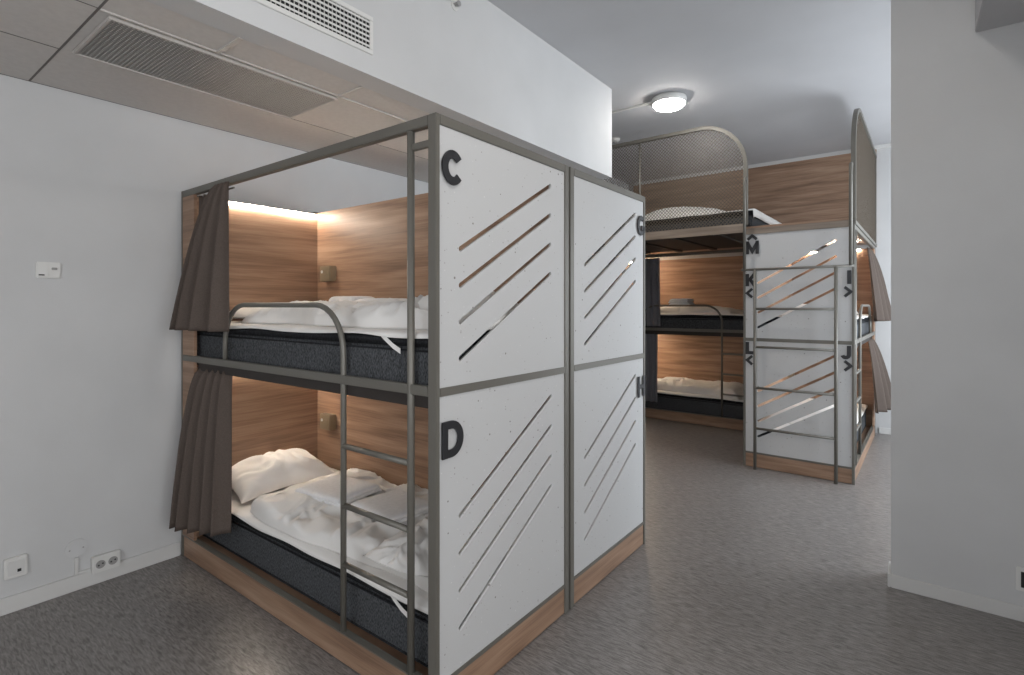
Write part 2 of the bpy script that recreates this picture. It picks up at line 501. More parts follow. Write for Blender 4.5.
# left wall fittings
t = thing('thermostat', 'small white wall switch plate at chest height on the left wall', 'wall control', (-0.594, YL, 1.638))
obj('plate', bx(-0.048, 0.048, -0.012, 0, -0.040, 0.040, 0.004), M['white'], t)
obj('cover', bx(-0.046, 0.0, -0.018, -0.010, -0.036, 0.036, 0.003), M['white'], t)
obj('display', bx(-0.038, -0.016, -0.0195, -0.017, -0.028, -0.022), M['black'], t, label='dark slot')
obj('button', bx(0.012, 0.034, -0.018, -0.010, 0.002, 0.014, 0.002), M['greyplastic'], t)
t = thing('network_socket', 'square white network socket low on the left wall, nearest the picture edge', 'socket', (-0.714, YL, 0.212))
obj('plate', bx(-0.042, 0.042, -0.02, 0, -0.048, 0.048, 0.004), M['white'], t)
obj('insert', bx(-0.030, 0.030, -0.023, -0.018, -0.034, 0.034, 0.002), M['skirt'], t)
obj('port', bx(0.004, 0.018, -0.0245, -0.021, -0.022, -0.008), M['black'], t, label='dark port opening')
t = thing('power_socket', 'white double power socket just above the skirting near bunk', 'socket', (-0.361, YL, 0.105))
obj('plate', bx(-0.062, 0.062, -0.035, 0, -0.042, 0.042, 0.005), M['white'], t)
for sx in (-0.027, 0.027):
    bm = bmesh.new(); add_disc(bm, (sx, -0.037, 0), 0.021, 0.003, 'y', 24); s_ = obj('outlet', bm, M['greyplastic'], t)
    bm = bmesh.new(); add_disc(bm, (sx - 0.009, -0.0385, -0.003), 0.004, 0.003, 'y', 12); add_disc(bm, (sx + 0.009, -0.0385, 0.003), 0.004, 0.003, 'y', 12); obj('pin_hole', bm, M['black'], s_)
t = thing('blank_cover', 'round blank white cover plate on the left wall between the two sockets', 'cover plate', (-0.482, YL, 0.215))
bm = bmesh.new(); add_disc(bm, (0, -0.006, 0), 0.046, 0.006, 'y', 32); obj('disc', bm, M['wall'], t)
for sx in (-0.028, 0.028):
    bm = bmesh.new(); add_disc(bm, (sx, -0.0075, -0.004), 0.004, 0.002, 'y', 12); obj('screw', bm, M['greyplastic'], t)
bm = bmesh.new(); add_box(bm, -0.490, -0.474, YL - 0.012, YL, 0.079, 0.168, 0.002); add_box(bm, -0.474, -0.424, YL - 0.012, YL, 0.079, 0.090, 0.002)
tag(obj('cable_trunking', bm, M['skirt']), 'narrow white cable trunking dropping from the blank cover to the skirting', 'trunking')
t = thing('wall_outlet', 'dark-centred outlet low on the right wall at the picture edge', 'socket', (2.09, -1.722, 0.195))
obj('plate', bx(-0.012, 0, -0.04, 0.03, -0.055, 0.055, 0.003), M['white'], t)
obj('insert', bx(-0.014, -0.011, -0.03, 0.013, -0.036, 0.036), M['black'], t, label='black centre')

# ------------------------------------------------------------------ letters (strokes in the s,z plane)
def stroke(bm, path, w, put, d0, d1, closed=False):
    P = [Vector((a, b)) for a, b in path]; n = len(P)
    Lf, Rt = [], []
    for i in range(n):
        if closed: a, c = P[i - 1], P[(i + 1) % n]
        else: a = P[i - 1] if i else None; c = P[i + 1] if i < n - 1 else None
        d1_ = (P[i] - a).normalized() if a is not None else None
        d2_ = (c - P[i]).normalized() if c is not None else None
        if d1_ is None: d1_ = d2_
        if d2_ is None: d2_ = d1_
        n1 = Vector((-d1_.y, d1_.x)); n2 = Vector((-d2_.y, d2_.x))
        m = (n1 + n2).normalized(); k = max(m.dot(n1), 0.35)
        Lf.append(P[i] + m * (w / 2 / k)); Rt.append(P[i] - m * (w / 2 / k))
    V = []
    for i in range(n):
        V.append([bm.verts.new(put(q.x, q.y, d)) for q in (Lf[i], Rt[i]) for d in (d0, d1)])
    rng = range(n) if closed else range(n - 1)
    for i in rng:
        A, B = V[i], V[(i + 1) % n]
        for f in ((A[0], B[0], B[2], A[2]), (A[1], A[3], B[3], B[1]), (A[0], A[1], B[1], B[0]), (A[2], B[2], B[3], A[3])):
            bm.faces.new(f)
    if not closed:
        for A in (V[0], V[-1]): bm.faces.new((A[0], A[2], A[3], A[1]))

def arc(cx, cz, rx, rz, a0, a1, n=20):
    return [(cx + rx * math.cos(math.radians(a0 + (a1 - a0) * k / n)), cz + rz * math.sin(math.radians(a0 + (a1 - a0) * k / n))) for k in range(n + 1)]

def letter_paths(ch, w, h, t):
    i = t / 2
    if ch == 'C': return [(arc(w / 2, h / 2, w / 2 - i, h / 2 - i, 38, 322, 30), False)]
    if ch == 'G': return [(arc(w / 2, h / 2, w / 2 - i, h / 2 - i, 45, 340, 30) , False), ([(w - i, h * 0.16), (w - i, h / 2 - i * 0.2)], False), ([(w * 0.52, h / 2 - i), (w, h / 2 - i)], False)]
    if ch == 'D': return [([(i, i)] + [(w * 0.42, i)] + arc(w * 0.42, h / 2, w * 0.58 - i, h / 2 - i, -80, 80, 18) + [(w * 0.42, h - i), (i, h - i)], True)]
    if ch == 'H': return [([(i, 0), (i, h)], False), ([(w - i, 0), (w - i, h)], False), ([(t, h / 2), (w - t, h / 2)], False)]
    if ch == 'M': return [([(i, 0), (i, h)], False), ([(w - i, 0), (w - i, h)], False), ([(i, h - i * 0.9), (w / 2, h * 0.22), (w - i, h - i * 0.9)], False)]
    if ch == 'K': return [([(i, 0), (i, h)], False), ([(w - i * 0.9, h), (t * 0.9, h * 0.42)], False), ([(w * 0.38, h * 0.60), (w - i * 0.8, 0)], False)]
    if ch == 'L': return [([(i, h), (i, i), (w, i)], False)]
    if ch == 'I': return [([(i, 0), (i, h)], False)]
    if ch == 'J': return [([(w - i, h), (w - i, h * 0.36)] + arc(w / 2, h * 0.34, w / 2 - i, h * 0.34 - i, 0, -165, 14), False)]
    if ch == '^': return [([(0, 0), (w / 2, h), (w, 0)], False)]
    if ch == '<': return [([(w, h), (0, h / 2), (w, 0)], False)]
    if ch == '>': return [([(0, h), (w, h / 2), (0, 0)], False)]

def make_letter(name, ch, x, z, w, h, t, parent, flip, d=0.012):
    """x is the left edge as read; in a flipped bunk reading runs towards smaller x"""
    bm = bmesh.new()
    sg = -1 if flip else 1
    put = lambda s, zz, dd: (x + sg * s, dd, z + zz)
    for path, closed in letter_paths(ch, w, h, t):
        stroke(bm, path, t, put, -d, -0.0005, closed)
    return obj(name, bm, M['letter'], parent, flip)

# ------------------------------------------------------------------ board with slots cut right through
def slot_board(x0, x1, z0, z1, slots, y0, y1, w=0.021):
    cu = bpy.data.curves.new('tmp', 'CURVE'); cu.dimensions = '2D'; cu.fill_mode = 'BOTH'; cu.extrude = (y1 - y0) / 2
    def poly(pts):
        sp = cu.splines.new('POLY'); sp.points.add(len(pts) - 1); sp.use_cyclic_u = True
        for p, q in zip(sp.points, pts): p.co = (q[0], q[1], 0, 1)
    poly([(x0, z0), (x1, z0), (x1, z1), (x0, z1)])
    for (ax, az, bx_, bz) in slots:
        a = Vector((ax, az)); b = Vector((bx_, bz)); ang = math.atan2(b.y - a.y, b.x - a.x)
        pts = []
        for k in range(7):
            t = ang + PI / 2 + PI * k / 6; pts.append((a.x + math.cos(t) * w / 2, a.y + math.sin(t) * w / 2))
        for k in range(7):
            t = ang - PI / 2 + PI * k / 6; pts.append((b.x + math.cos(t) * w / 2, b.y + math.sin(t) * w / 2))
        poly(pts)
    ob = bpy.data.objects.new('tmp', cu); COL.objects.link(ob)
    dg = bpy.context.evaluated_depsgraph_get()
    me = bpy.data.meshes.new_from_object(ob.evaluated_get(dg))
    bm = bmesh.new(); bm.from_mesh(me)
    bpy.data.objects.remove(ob); bpy.data.curves.remove(cu); bpy.data.meshes.remove(me)
    bmesh.ops.remove_doubles(bm, verts=bm.verts, dist=1e-5)
    for v in bm.verts:
        x, y, z = v.co
        v.co = (x, (y0 + y1) / 2 + z, y)
    return bm

# ------------------------------------------------------------------ bunk bed
def make_bunk(label, loc, rz, flip, W, L, letters, inner_post=0.035, wood_cap=False, reading=True, led='led'):
    R = thing('bunk_bed', label, 'bunk bed', loc, rz)
    F = flip
    def P(name, bm, mat, parent=R, **k): return obj(name, bm, M[mat], parent, F, **k)
    TOP = 2.13; ZM0, ZM1 = 1.142, 1.178; ZB = 0.125
    # base
    bm = bmesh.new()
    add_box(bm, 0.006, 0.026, 0.012, L - 0.02, 0.004, ZB, 0.002); add_box(bm, 0.02, W - 0.002, 0.006, 0.024, 0.004, ZB, 0.002)
    add_box(bm, 0.026, W - 0.02, L - 0.04, L - 0.02, 0.004, ZB)
    P('base_board', bm, 'wood')
    P('base_ledge', bx(0.026, 0.10, 0.03, L - 0.05, 0.085, 0.098, 0.002), 'wood')
    P('bottom_deck', bx(0.085, W - 0.02, 0.03, L - 0.05, 0.06, 0.085), 'dark')
    # posts
    P('post', bx(0, 0.020, 0, 0.040, 0, TOP, 0.002), 'metal')
    P('post', bx(W - inner_post, W, 0, 0.030, 0, TOP, 0.002), 'metal')
    P('post', bx(0, 0.020, L - 0.014, L, 0, TOP, 0.002), 'metal')
    P('post', bx(W - inner_post, W, L - 0.014, L, 0, TOP, 0.002), 'metal')
    # rails on the open side
    P('top_rail', bx(0, 0.030, 0.04, L - 0.014, TOP - 0.038, TOP, 0.003), 'metal')
    P('middle_rail', bx(0, 0.022, 0.04, L - 0.014, ZM0, ZM1, 0.002), 'metal')
    bm = bmesh.new(); add_box(bm, 0.0, 0.030, 0.04, L - 0.014, ZB, ZB + 0.006); add_box(bm, 0.026, 0.031, 0.04, L - 0.014, ZB - 0.03, ZB + 0.004)
    P('bottom_rail', bm, 'metal')
    # rails round the end panel
    a, b_ = 0.020, W - inner_post
    if wood_cap:
        P('end_cap', bx(0.02, W, -0.004, 0.03, TOP - 0.02, TOP + 0.035, 0.002), 'wood_grey')
    else:
        P('top_rail', bx(a, b_, 0, 0.030, TOP - 0.036, TOP, 0.002), 'metal')
    P('middle_rail', bx(a, b_, 0, 0.028, ZM0, ZM0 + 0.030, 0.002), 'metal')
    P('bottom_rail', bx(a, b_, 0, 0.028, ZB, ZB + 0.016, 0.002), 'metal')
    # speckled white end panels with slots
    s_up, s_lo = [], []
    for k in range(4):
        zu = 1.669 - 0.1335 * k; zl = 0.695 - 0.137 * k
        if F: s_up.append((0.735, zu, 0.135, zu + 0.338)); s_lo.append((0.735, zl, 0.135, zl + 0.352))
        else: s_up.append((0.132, zu, 0.732, zu + 0.338)); s_lo.append((0.132, zl, 0.737, zl + 0.352))
    ztop = TOP - 0.020 if wood_cap else TOP - 0.036
    up = P('end_panel', slot_board(a, b_, ZM0 + 0.03, ztop, s_up, 0.006, 0.022), 'panel')
    lo = P('end_panel', slot_board(a, b_, ZB + 0.016, ZM0, s_lo, 0.006, 0.022), 'panel')
    for (ch, which, x, z, w, h, t) in letters:
        pr = up if which == 'u' else lo
        o = make_letter('letter' if ch.isalpha() else 'arrow_mark', ch, x, z, w, h, t, pr, F, d=0.006 if True else 0)
        if ch.isalpha(): o['label'] = 'charcoal letter ' + ch
    # wooden lining
    P('front_filler', bx(0.002, 0.018, L - 0.165, L - 0.014, ZB + 0.006, TOP - 0.038, 0.001), 'wood')
    P('back_panel', bx(W - 0.020, W - 0.002, 0.03, L - 0.014, ZB, TOP - 0.01, 0.001), 'wood')
    P('head_panel', bx(0.020, W - 0.020, L - 0.034, L - 0.016, ZB, TOP - 0.02, 0.001), 'wood')
    # slatted deck of the upper bed
    bm = bmesh.new()
    add_box(bm, 0.024, W - 0.022, 0.032, L - 0.036, 1.125, 1.142)
    for k in range(9):
        y = 0.12 + k * 0.22
        add_box(bm, 0.04, W - 0.03, y, y + 0.04, 1.108, 1.125)
    P('upper_deck', bm, 'dark')
    P('deck_edge', bx(0.022, 0.030, 0.05, L - 0.17, 1.095, 1.142), 'dark')
    # led strips
    for z in (TOP - 0.035, 1.085):
        s_ = P('led_strip', bx(0.14, W - 0.03, L - 0.050, L - 0.034, z - 0.004, z + 0.008, 0.001), led)
        P('led_spill_lid', bx(0.03, W - 0.03, L - 0.058, L - 0.034, z + 0.009, z + 0.013), 'metal', s_)  # thin lid added over each strip to stop its light spilling upward
    # ladder: one full rail by the end post, one short rail that curves into the guard rail
    xl = 0.012; rt = 0.0120
    y1, y2, y3 = 0.140, 0.545, 1.575
    lad = P('ladder_rail', tube([(xl, y1, 0.13), (xl, y1, TOP - 0.038)], rt * 1.15, 12), 'metal')
    P('ladder_bracket', bx(0.006, 0.022, 0.040, y1, TOP - 0.11, TOP - 0.085, 0.002), 'metal', lad)
    P('guard_rail', tube(rounded([(xl, y2, 0.13), (xl, y2, 1.465), (xl, y3, 1.465), (xl, y3, 1.15)], [0.20, 0.20]), rt, 12), 'metal')
    for z in (0.888, 0.645, 0.405):
        P('rung', tube([(xl, y1, z), (xl, y2, z)], 0.0115, 10), 'metal')
    # reading light boxes
    for z in (1.682, 0.666):
        if not reading: break
        r_ = P('reading_light', bx(W - 0.072, W - 0.02, 1.835, 1.955, z - 0.052, z + 0.052, 0.004), 'brass')
        P('switch', bx(W - 0.077, W - 0.071, 1.86, 1.895, z - 0.020, z + 0.020, 0.002), 'brass', r_)
        bm = bmesh.new(); add_disc(bm, (W - 0.076, 1.925, z + 0.012), 0.010, 0.004, 'x', 16); P('lens', bm, 'white', r_)
    return R

DCHARS = [('C', 'u', 0.027, 1.892, 0.108, 0.124, 0.029), ('D', 'l', 0.027, 0.922, 0.108, 0.130, 0.028)]
WA, LA = 0.885, 2.095
bunkCD = make_bunk('nearest two-tier bunk with white slotted end panels lettered C and D', (0, 0, 0), 0, False, WA, LA, DCHARS)
bunkGH = make_bunk('second near bunk, end panels lettered G and H, backing onto the C and D bunk', (1.790, 0, 0), PI, True, 0.89, LA,
                   [('G', 'u', 0.120, 1.885, 0.098, 0.120, 0.025), ('H', 'l', 0.115, 0.912, 0.098, 0.125, 0.025)])
WB = 0.860
LET_B = [('M', 'u', 0.838, 1.930, 0.112, 0.118, 0.028), ('^', 'u', 0.822, 2.062, 0.078, 0.034, 0.025),
         ('K', 'u', 0.838, 1.640, 0.090, 0.112, 0.029), ('<', 'u', 0.826, 1.538, 0.044, 0.078, 0.023),
         ('L', 'l', 0.838, 1.022, 0.075, 0.112, 0.029), ('<', 'l', 0.826, 0.930, 0.044, 0.078, 0.023),
         ('I', 'u', 0.052, 1.640, 0.024, 0.112, 0.029), ('>', 'u', 0.070, 1.538, 0.044, 0.078, 0.023),
         ('J', 'l', 0.100, 1.022, 0.075, 0.112, 0.029), ('>', 'l', 0.070, 0.930, 0.044, 0.078, 0.023)]
bunkIJ = make_bunk('far bunk whose end panel is lettered M, K, L, I and J', tuple(OB), TH + PI / 2, True, WB, LA, LET_B, inner_post=0.020, wood_cap=True)
XK, YK = 1.41, 0.93
bunkKL = make_bunk('dark recessed two-tier bunk under the loft, seen between the lettered panels', tuple(B2W(XK, YK)), TH, False, 0.84, 2.05, [], led='led_strong')

# ------------------------------------------------------------------ loft bed above the far bunks
loft = thing('loft_bed', 'high loft bed with curved mesh guards on top of the far bunks', 'loft bed', tuple(OB), TH)
def PL(name, bm, mat, parent=loft, **k): return obj(name, bm, M[mat], parent, **k)
bm = bmesh.new()
add_box(bm, 0.03, 2.25, 0.03, 3.0, 2.168, 2.186)
PL('platform', bm, 'wood')
bm = bmesh.new(); add_box(bm, 0.03, XK + 0.0, 0.88, 3.0, 2.150, 2.166)
for k in range(5): add_box(bm, 0.05, XK - 0.02, 1.10 + k * 0.42, 1.16 + k * 0.42, 2.133, 2.150)
PL('underside_slats', bm, 'dark')
bm = bmesh.new(); add_box(bm, 0.0, 0.028, 0.86, 3.0, 2.135, 2.215, 0.003); add_box(bm, -0.004, 0.0, 0.86, 3.0, 2.133, 2.145)
PL('front_beam', bm, 'wood_grey')
PL('side_rail', bx(0.02, 2.24, -0.006, 0.026, 2.132, 2.166, 0.002), 'metal')
PL('rear_panel', bx(2.232, 2.252, 0.0, 3.0, 2.186, 3.255), 'wood')
def guard(axis, a0, a1, zlow):
    """arched bar + mesh. axis 'y': in plane x=0.015; axis 'x': in plane y=0.01"""
    zt = 3.165; rad = 0.42
    put = (lambda s, z, d=0.0: (0.015 + d, s, z)) if axis == 'y' else (lambda s, z, d=0.0: (s, 0.010 + d, z))
    path = rounded([put(a0, zlow), put(a0, zt), put(a1, zt)], rad, 16)
    fr = PL('guard_frame', tube(path, 0.024, 4, PI / 4), 'metal')
    if axis == 'y':
        PL('guard_upright', tube([put(1.88, zlow), put(1.88, zt)], 0.010, 8), 'metal', fr)
    else:
        PL('guard_upright', tube([put(a1, zlow), put(a1, zt)], 0.016, 4, PI / 4), 'metal', fr)
    g = bmesh.new()
    # expanded mesh: thin diagonal wires clipped under the arch
    def inside(s, z):
        if s < a0 or s > a1 or z < zlow or z > zt: return False
        if s < a0 + rad and z > zt - rad:
            return (s - a0 - rad) ** 2 + (z - zt + rad) ** 2 <= rad * rad
        return True
    pitch = 0.034; step = 0.004; wr = 0.0040
    Lh = (a1 - a0) + (zt - zlow)
    sl = 1.0
    for dirn in (1, -1):
        k = -Lh
        while k < Lh + 0.001:
            # line: s = k + dirn*z'
            run = None; q = 0.0; H_ = zt - zlow
            start = None
            while q <= H_ + step:
                s = a0 + k + (q if dirn == 1 else (H_ - q)) * sl
                z = zlow + q
                ins = inside(s, z) and q <= H_
                if ins and start is None: start = (s, z)
                if (not ins) and start is not None:
                    e = last
                    if abs(e[1] - start[1]) > 0.01:
                        n_ = Vector((-(e[1] - start[1]), e[0] - start[0])).normalized() * wr / 2
                        A = [put(start[0] + n_.x, start[1] + n_.y, -0.0015), put(start[0] - n_.x, start[1] - n_.y, -0.0015), put(e[0] - n_.x, e[1] - n_.y, -0.0015), put(e[0] + n_.x, e[1] + n_.y, -0.0015)]
                        Bq = [put(start[0] + n_.x, start[1] + n_.y, 0.0015), put(start[0] - n_.x, start[1] - n_.y, 0.0015), put(e[0] - n_.x, e[1] - n_.y, 0.0015), put(e[0] + n_.x, e[1] + n_.y, 0.0015)]
                        A = [g.verts.new(p) for p in A]; Bq = [g.verts.new(p) for p in Bq]
                        g.faces.new(A); g.faces.new(Bq[::-1])
                        for i in range(4): g.faces.new((A[i], Bq[i], Bq[(i + 1) % 4], A[(i + 1) % 4]))
                    start = None
                last = (s, z)
                q += step
            k += pitch
    PL('mesh_screen', g, 'mesh', fr)
guard('y', 0.842, 2.98, 2.205)
guard('x', 0.022, 2.20, 2.166)
# outer ladder up to the loft, against the lettered panel
xl = -0.055
lad = PL('ladder_frame', tube([(xl, 0.0, 1.786), (xl, 0.86, 1.786)], 0.0115, 10), 'metal')
for y in (0.835, 0.022):
    pts = [(xl, y, 1.786), (xl, y, 2.55)]
    for k in range(9):
        t_ = PI * k / 8
        pts.append((xl + 0.035 - 0.035 * math.cos(t_), y, 2.58 + 0.04 * math.sin(t_)))
    pts += [(xl + 0.07, y, 2.50), (xl + 0.07, y, 2.20)]
    PL('handrail', tube(pts, 0.0135, 10), 'metal', lad)
for y in (0.747, 0.125):
    PL('ladder_rail', tube([(xl, y, 0.002), (xl, y, 1.786)], 0.0135, 10), 'metal', lad)
for z in (1.435, 1.095, 0.730, 0.368):
    PL('rung', tube([(xl, 0.125, z), (xl, 0.747, z)], 0.0115, 10), 'metal', lad)

# ------------------------------------------------------------------ soft goods
def ridge(x, y, s, seed):
    p = Vector((x * s, y * s, seed))
    w = Vector((noise.noise(p * 0.6 + Vector((9, 3, 1))), noise.noise(p * 0.6 + Vector((2, 7, 5))), 0)) * 1.4
    a = 1 - abs(noise.noise(p + w)) * 2.2
    b = 1 - abs(noise.noise((p + w) * 2.1 + Vector((5, 5, 5)))) * 2.2
    return 0.65 * a + 0.35 * b

def soft(w, l, h, seed, n=36, m=48, p=6, e=0.4, wr=0.012, ws=5.0, jit=0.03, pinch=0.0, base=0.0, bulge=0.0, wave=0.0):
    bm = bmesh.new()
    top = {}; bot = {}
    for i in range(n + 1):
        for j in range(m + 1):
            u = math.sin(PI / 2 * (2 * i / n - 1)); v = math.sin(PI / 2 * (2 * j / m - 1))
            prof = max(0.0, (1 - abs(u) ** p) * (1 - abs(v) ** p)) ** e
            x = u * w / 2 * (1 - pinch * (1 - v * v)); y = v * l / 2 * (1 - pinch * (1 - u * u))
            x += jit * noise.noise(Vector((y * 3, seed, 1.5))) * abs(u) ** 3
            y += jit * noise.noise(Vector((x * 3, seed, 7.5))) * abs(v) ** 3
            z = base + h * prof * (1 + wave * noise.noise(Vector((x * 2.6, y * 2.6, seed + 4)))) + wr * ridge(x, y, ws, seed) * prof
            edge = i in (0, n) or j in (0, m)
            zb = base - bulge * prof
            if edge:
                top[i, j] = bot[i, j] = bm.verts.new((x, y, base + h * 0.12 * (1 if bulge == 0 else 0)))
            else:
                top[i, j] = bm.verts.new((x, y, max(z, zb + 0.004))); bot[i, j] = bm.verts.new((x, y, zb))
    for i in range(n):
        for j in range(m):
            f = bm.faces.new((top[i, j], top[i + 1, j], top[i + 1, j + 1], top[i, j + 1])); f.smooth = True
            q = (bot[i, j], bot[i, j + 1], bot[i + 1, j + 1], bot[i + 1, j])
            try:
                f = bm.faces.new(q); f.smooth = True
            except ValueError: pass
    return bm

def place(o, frame, x, y, z, rz=0.0, tilt=0.0):
    """put an object at bunk coordinates (x from open side, y from ladder end)"""
    loc, rot, flip = frame
    yy = -y if flip else y
    c, s = math.cos(rot), math.sin(rot)
    o.location = (loc[0] + x * c - yy * s, loc[1] + x * s + yy * c, z)
    o.rotation_euler = (tilt * (-1 if flip else 1), 0, rot + rz)
    return o

FR = {'CD': ((0, 0, 0), 0.0, False), 'GH': ((1.790, 0, 0), PI, True), 'IJ': (tuple(OB), TH + PI / 2, True),
      'KL': (tuple(B2W(XK, YK)), TH, False), 'M': (tuple(OB), TH, False)}

def mattress(label, fr, x0, x1, y0, y1, z0, zt, strap=True, sheet_label=None, sheet_seed=1, end_drop=0.0):
    """z0 bottom, zt top of the topper"""
    loc, rot, flip = FR[fr]
    t = thing('mattress', label, 'mattress', loc, rot)
    body_top = zt - 0.045
    obj('body', bx(x0, x1, y0, y1, z0, body_top, 0.012), M['matt'], t, flip)
    # topper: slightly wavy slab
    bm = bmesh.new(); add_box(bm, x0 - 0.010, x1, y0 - 0.004, y1 + 0.0, body_top + 0.002, zt)
    bmesh.ops.subdivide_edges(bm, edges=[e for e in bm.edges if abs((e.verts[0].co - e.verts[1].co).y) > 0.5], cuts=40, use_grid_fill=True)
    bmesh.ops.bevel(bm, geom=[e for e in bm.edges if e.calc_face_angle(0) > 1.0], offset=0.012, segments=2, affect='EDGES')
    for v in bm.verts:
        v.co.x += (0.006 * noise.noise(Vector((v.co.y * 5, v.co.z * 9, sheet_seed)))) if v.co.x < (x0 + x1) / 2 else 0
    obj('topper', bm, M['topper'], t, flip, smooth=True, label='black quilted topper')
    pb = bmesh.new()
    for z in (z0 + 0.02, body_top - 0.012):
        add_tube(pb, [(x0 - 0.001, y0 + 0.02, z), (x0 - 0.001, y1 - 0.02, z)], 0.004, 6)
    obj('piping', pb, M['topper'], t, flip)
    if strap:
        sb = bmesh.new()
        pts = [(x0 - 0.010, 0.335, zt - 0.002), (x0 - 0.014, 0.305, zt - 0.018), (x0 - 0.014, 0.262, zt - 0.044), (x0 - 0.010, 0.225, zt - 0.062)]
        V = []
        for k, p in enumerate(pts):
            V.append((sb.verts.new((p[0], p[1], p[2] + 0.010)), sb.verts.new((p[0], p[1], p[2] - 0.010))))
        for A, B in zip(V, V[1:]): sb.faces.new((A[0], B[0], B[1], A[1]))
        so = obj('elastic_strap', sb, M['linen'], t, flip, label='white elastic corner strap')
        md = so.modifiers.new('thick', 'SOLIDIFY'); md.thickness = 0.002
    if sheet_label:
        n, m_ = 26, 70
        bm = bmesh.new(); g = {}
        for i in range(n + 1):
            for j in range(m_ + 1):
                v = j / m_; y = y0 + 0.004 + v * (y1 - y0 - 0.008)
                ov = 0.012 + 0.014 * noise.noise(Vector((y * 3.3, sheet_seed * 3.7, 0)))   # how far the cloth hangs over the open edge
                if i < 4:
                    tt = i / 3.0
                    x = x0 - 0.012 - 0.004 * (1 - tt) + (0.0 if i < 3 else 0.002)
                    z = zt + 0.004 - ov * (1 - tt)
                else:
                    tt = (i - 3) / (n - 3)
                    x = x0 - 0.008 + tt * (x1 - x0 - 0.002)
                    z = zt + 0.009 + 0.0045 * ridge(x, y, 5.0, sheet_seed)
                if end_drop and j < 2: z -= end_drop * (1 - j); y = y0 - 0.018 + 0.004 * j
                g[i, j] = bm.verts.new((x, y, z))
        for i in range(n):
            for j in range(m_):
                f = bm.faces.new((g[i, j], g[i + 1, j], g[i + 1, j + 1], g[i, j + 1])); f.smooth = True
        so = obj('bed_sheet', bm, M['linen'], None, flip)
        so.location = loc; so.rotation_euler = (0, 0, rot)
        md = so.modifiers.new('thick', 'SOLIDIFY'); md.thickness = 0.004; md.offset = 0
        tag(so, sheet_label, 'bed sheet')
    return t

XF = 0.085
mattress('charcoal mattress of upper bed C behind the curved guard rail', 'CD', 0.045, WA - 0.03, 0.045, LA - 0.045, 1.143, 1.352, sheet_label='white sheet on upper bed C, its edge over the black topper', sheet_seed=1)
mattress('charcoal mattress of lower bed D behind the near ladder', 'CD', XF, WA - 0.03, 0.045, LA - 0.045, 0.099, 0.338, sheet_label='creased white sheet on lower bed D under the big pillow', sheet_seed=2)
mattress('charcoal mattress inside bed G behind the slotted panel', 'GH', 0.045, 0.86, 0.045, LA - 0.045, 1.143, 1.352, strap=False)
mattress('charcoal mattress inside bed H behind the lower slotted panel', 'GH', XF, 0.86, 0.045, LA - 0.045, 0.099, 0.338, strap=False)
mattress('mattress of upper bed I at the right side of the far ladder', 'IJ', 0.045, WB - 0.03, 0.045, LA - 0.045, 1.143, 1.352, sheet_label='white sheet of bed I glimpsed behind the upper slots of the far panel', sheet_seed=3)
mattress('mattress of lower bed J at the right side of the far ladder', 'IJ', XF, WB - 0.03, 0.045, LA - 0.045, 0.099, 0.338, sheet_label='white sheet of bed J glimpsed behind the lower slots of the far panel', sheet_seed=4)
mattress('dark mattress of the middle bed K under the loft', 'KL', 0.045, 0.81, 0.045, 2.0, 1.143, 1.352, strap=False, sheet_label='white sheet on bed K in the recessed bunk, under the pale blue towel', sheet_seed=5)
mattress('dark mattress of the lowest bed L under the loft', 'KL', XF, 0.81, 0.045, 2.0, 0.099, 0.338, strap=False, sheet_label='white sheet on bed L at the bottom of the recessed bunk', sheet_seed=6)
mattress('wide grey mattress of the high loft bed M behind the mesh', 'M', 0.06, 1.50, 0.80, 2.95, 2.188, 2.345, strap=False, sheet_label='white sheet on the high loft bed M, its end showing beside the arch', sheet_seed=7, end_drop=0.075)

def cloth(name, label, cat, bm, mat, fr, x, y, z, rz=0.0, tilt=0.0, group=None):
    o = obj(name, bm, M[mat])
    place(o, FR[fr], x, y, z, rz, tilt)
    return tag(o, label, cat, group)

ZU, ZLW = 1.366, 0.352   # top of the sheets
# bed D
cloth('pillow', 'plump white pillow at the head of lower bed D', 'pillow', soft(0.62, 0.38, 0.115, 3.3, n=70, m=60, p=2.4, e=0.60, wr=0.030, ws=7.0, pinch=0.10, bulge=0.030, jit=0.03), 'linen', 'CD', 0.445, 1.835, ZLW + 0.062, rz=-0.03, tilt=0.20)
cloth('duvet', 'folded white duvet spread along lower bed D', 'duvet', soft(0.72, 1.52, 0.062, 11.0, n=110, m=210, p=16, e=0.24, wr=0.036, ws=6.4, jit=0.05, wave=0.35), 'linen', 'CD', 0.470, 0.800, ZLW, rz=0.015)
# loosely rolled fold at the foot of the duvet
def folded_towel(w, l, layers, th, seed, mat, name, label, fr, x, y, z, rz, group=None):
    bm = bmesh.new()
    for k in range(layers):
        s = soft(w - 0.012 * k * (1 if k % 2 else 0.6), l - 0.014 * k, th, seed + k * 1.7, n=18, m=22, p=9, e=0.30, wr=0.0035, ws=9.0, jit=0.02)
        bmesh.ops.translate(s, verts=s.verts, vec=(0.004 * (-1) ** k, 0.005 * (-1) ** k, k * th * 0.92))
        me = bpy.data.meshes.new('tmp'); s.to_mesh(me); s.free(); bm.from_mesh(me); bpy.data.meshes.remove(me)
    return cloth(name, label, 'towel', bm, mat, fr, x, y, z, rz)
folded_towel(0.30, 0.36, 2, 0.024, 20, 'towel', 'folded_towel', 'folded white towel on the duvet of bed D, nearest the pillow', 'CD', 0.44, 1.20, ZLW + 0.082, 0.12)
folded_towel(0.30, 0.34, 2, 0.022, 24, 'towel', 'folded_towel', 'folded bluish white towel on bed D just behind the ladder rail', 'CD', 0.47, 0.78, ZLW + 0.080, -0.10)
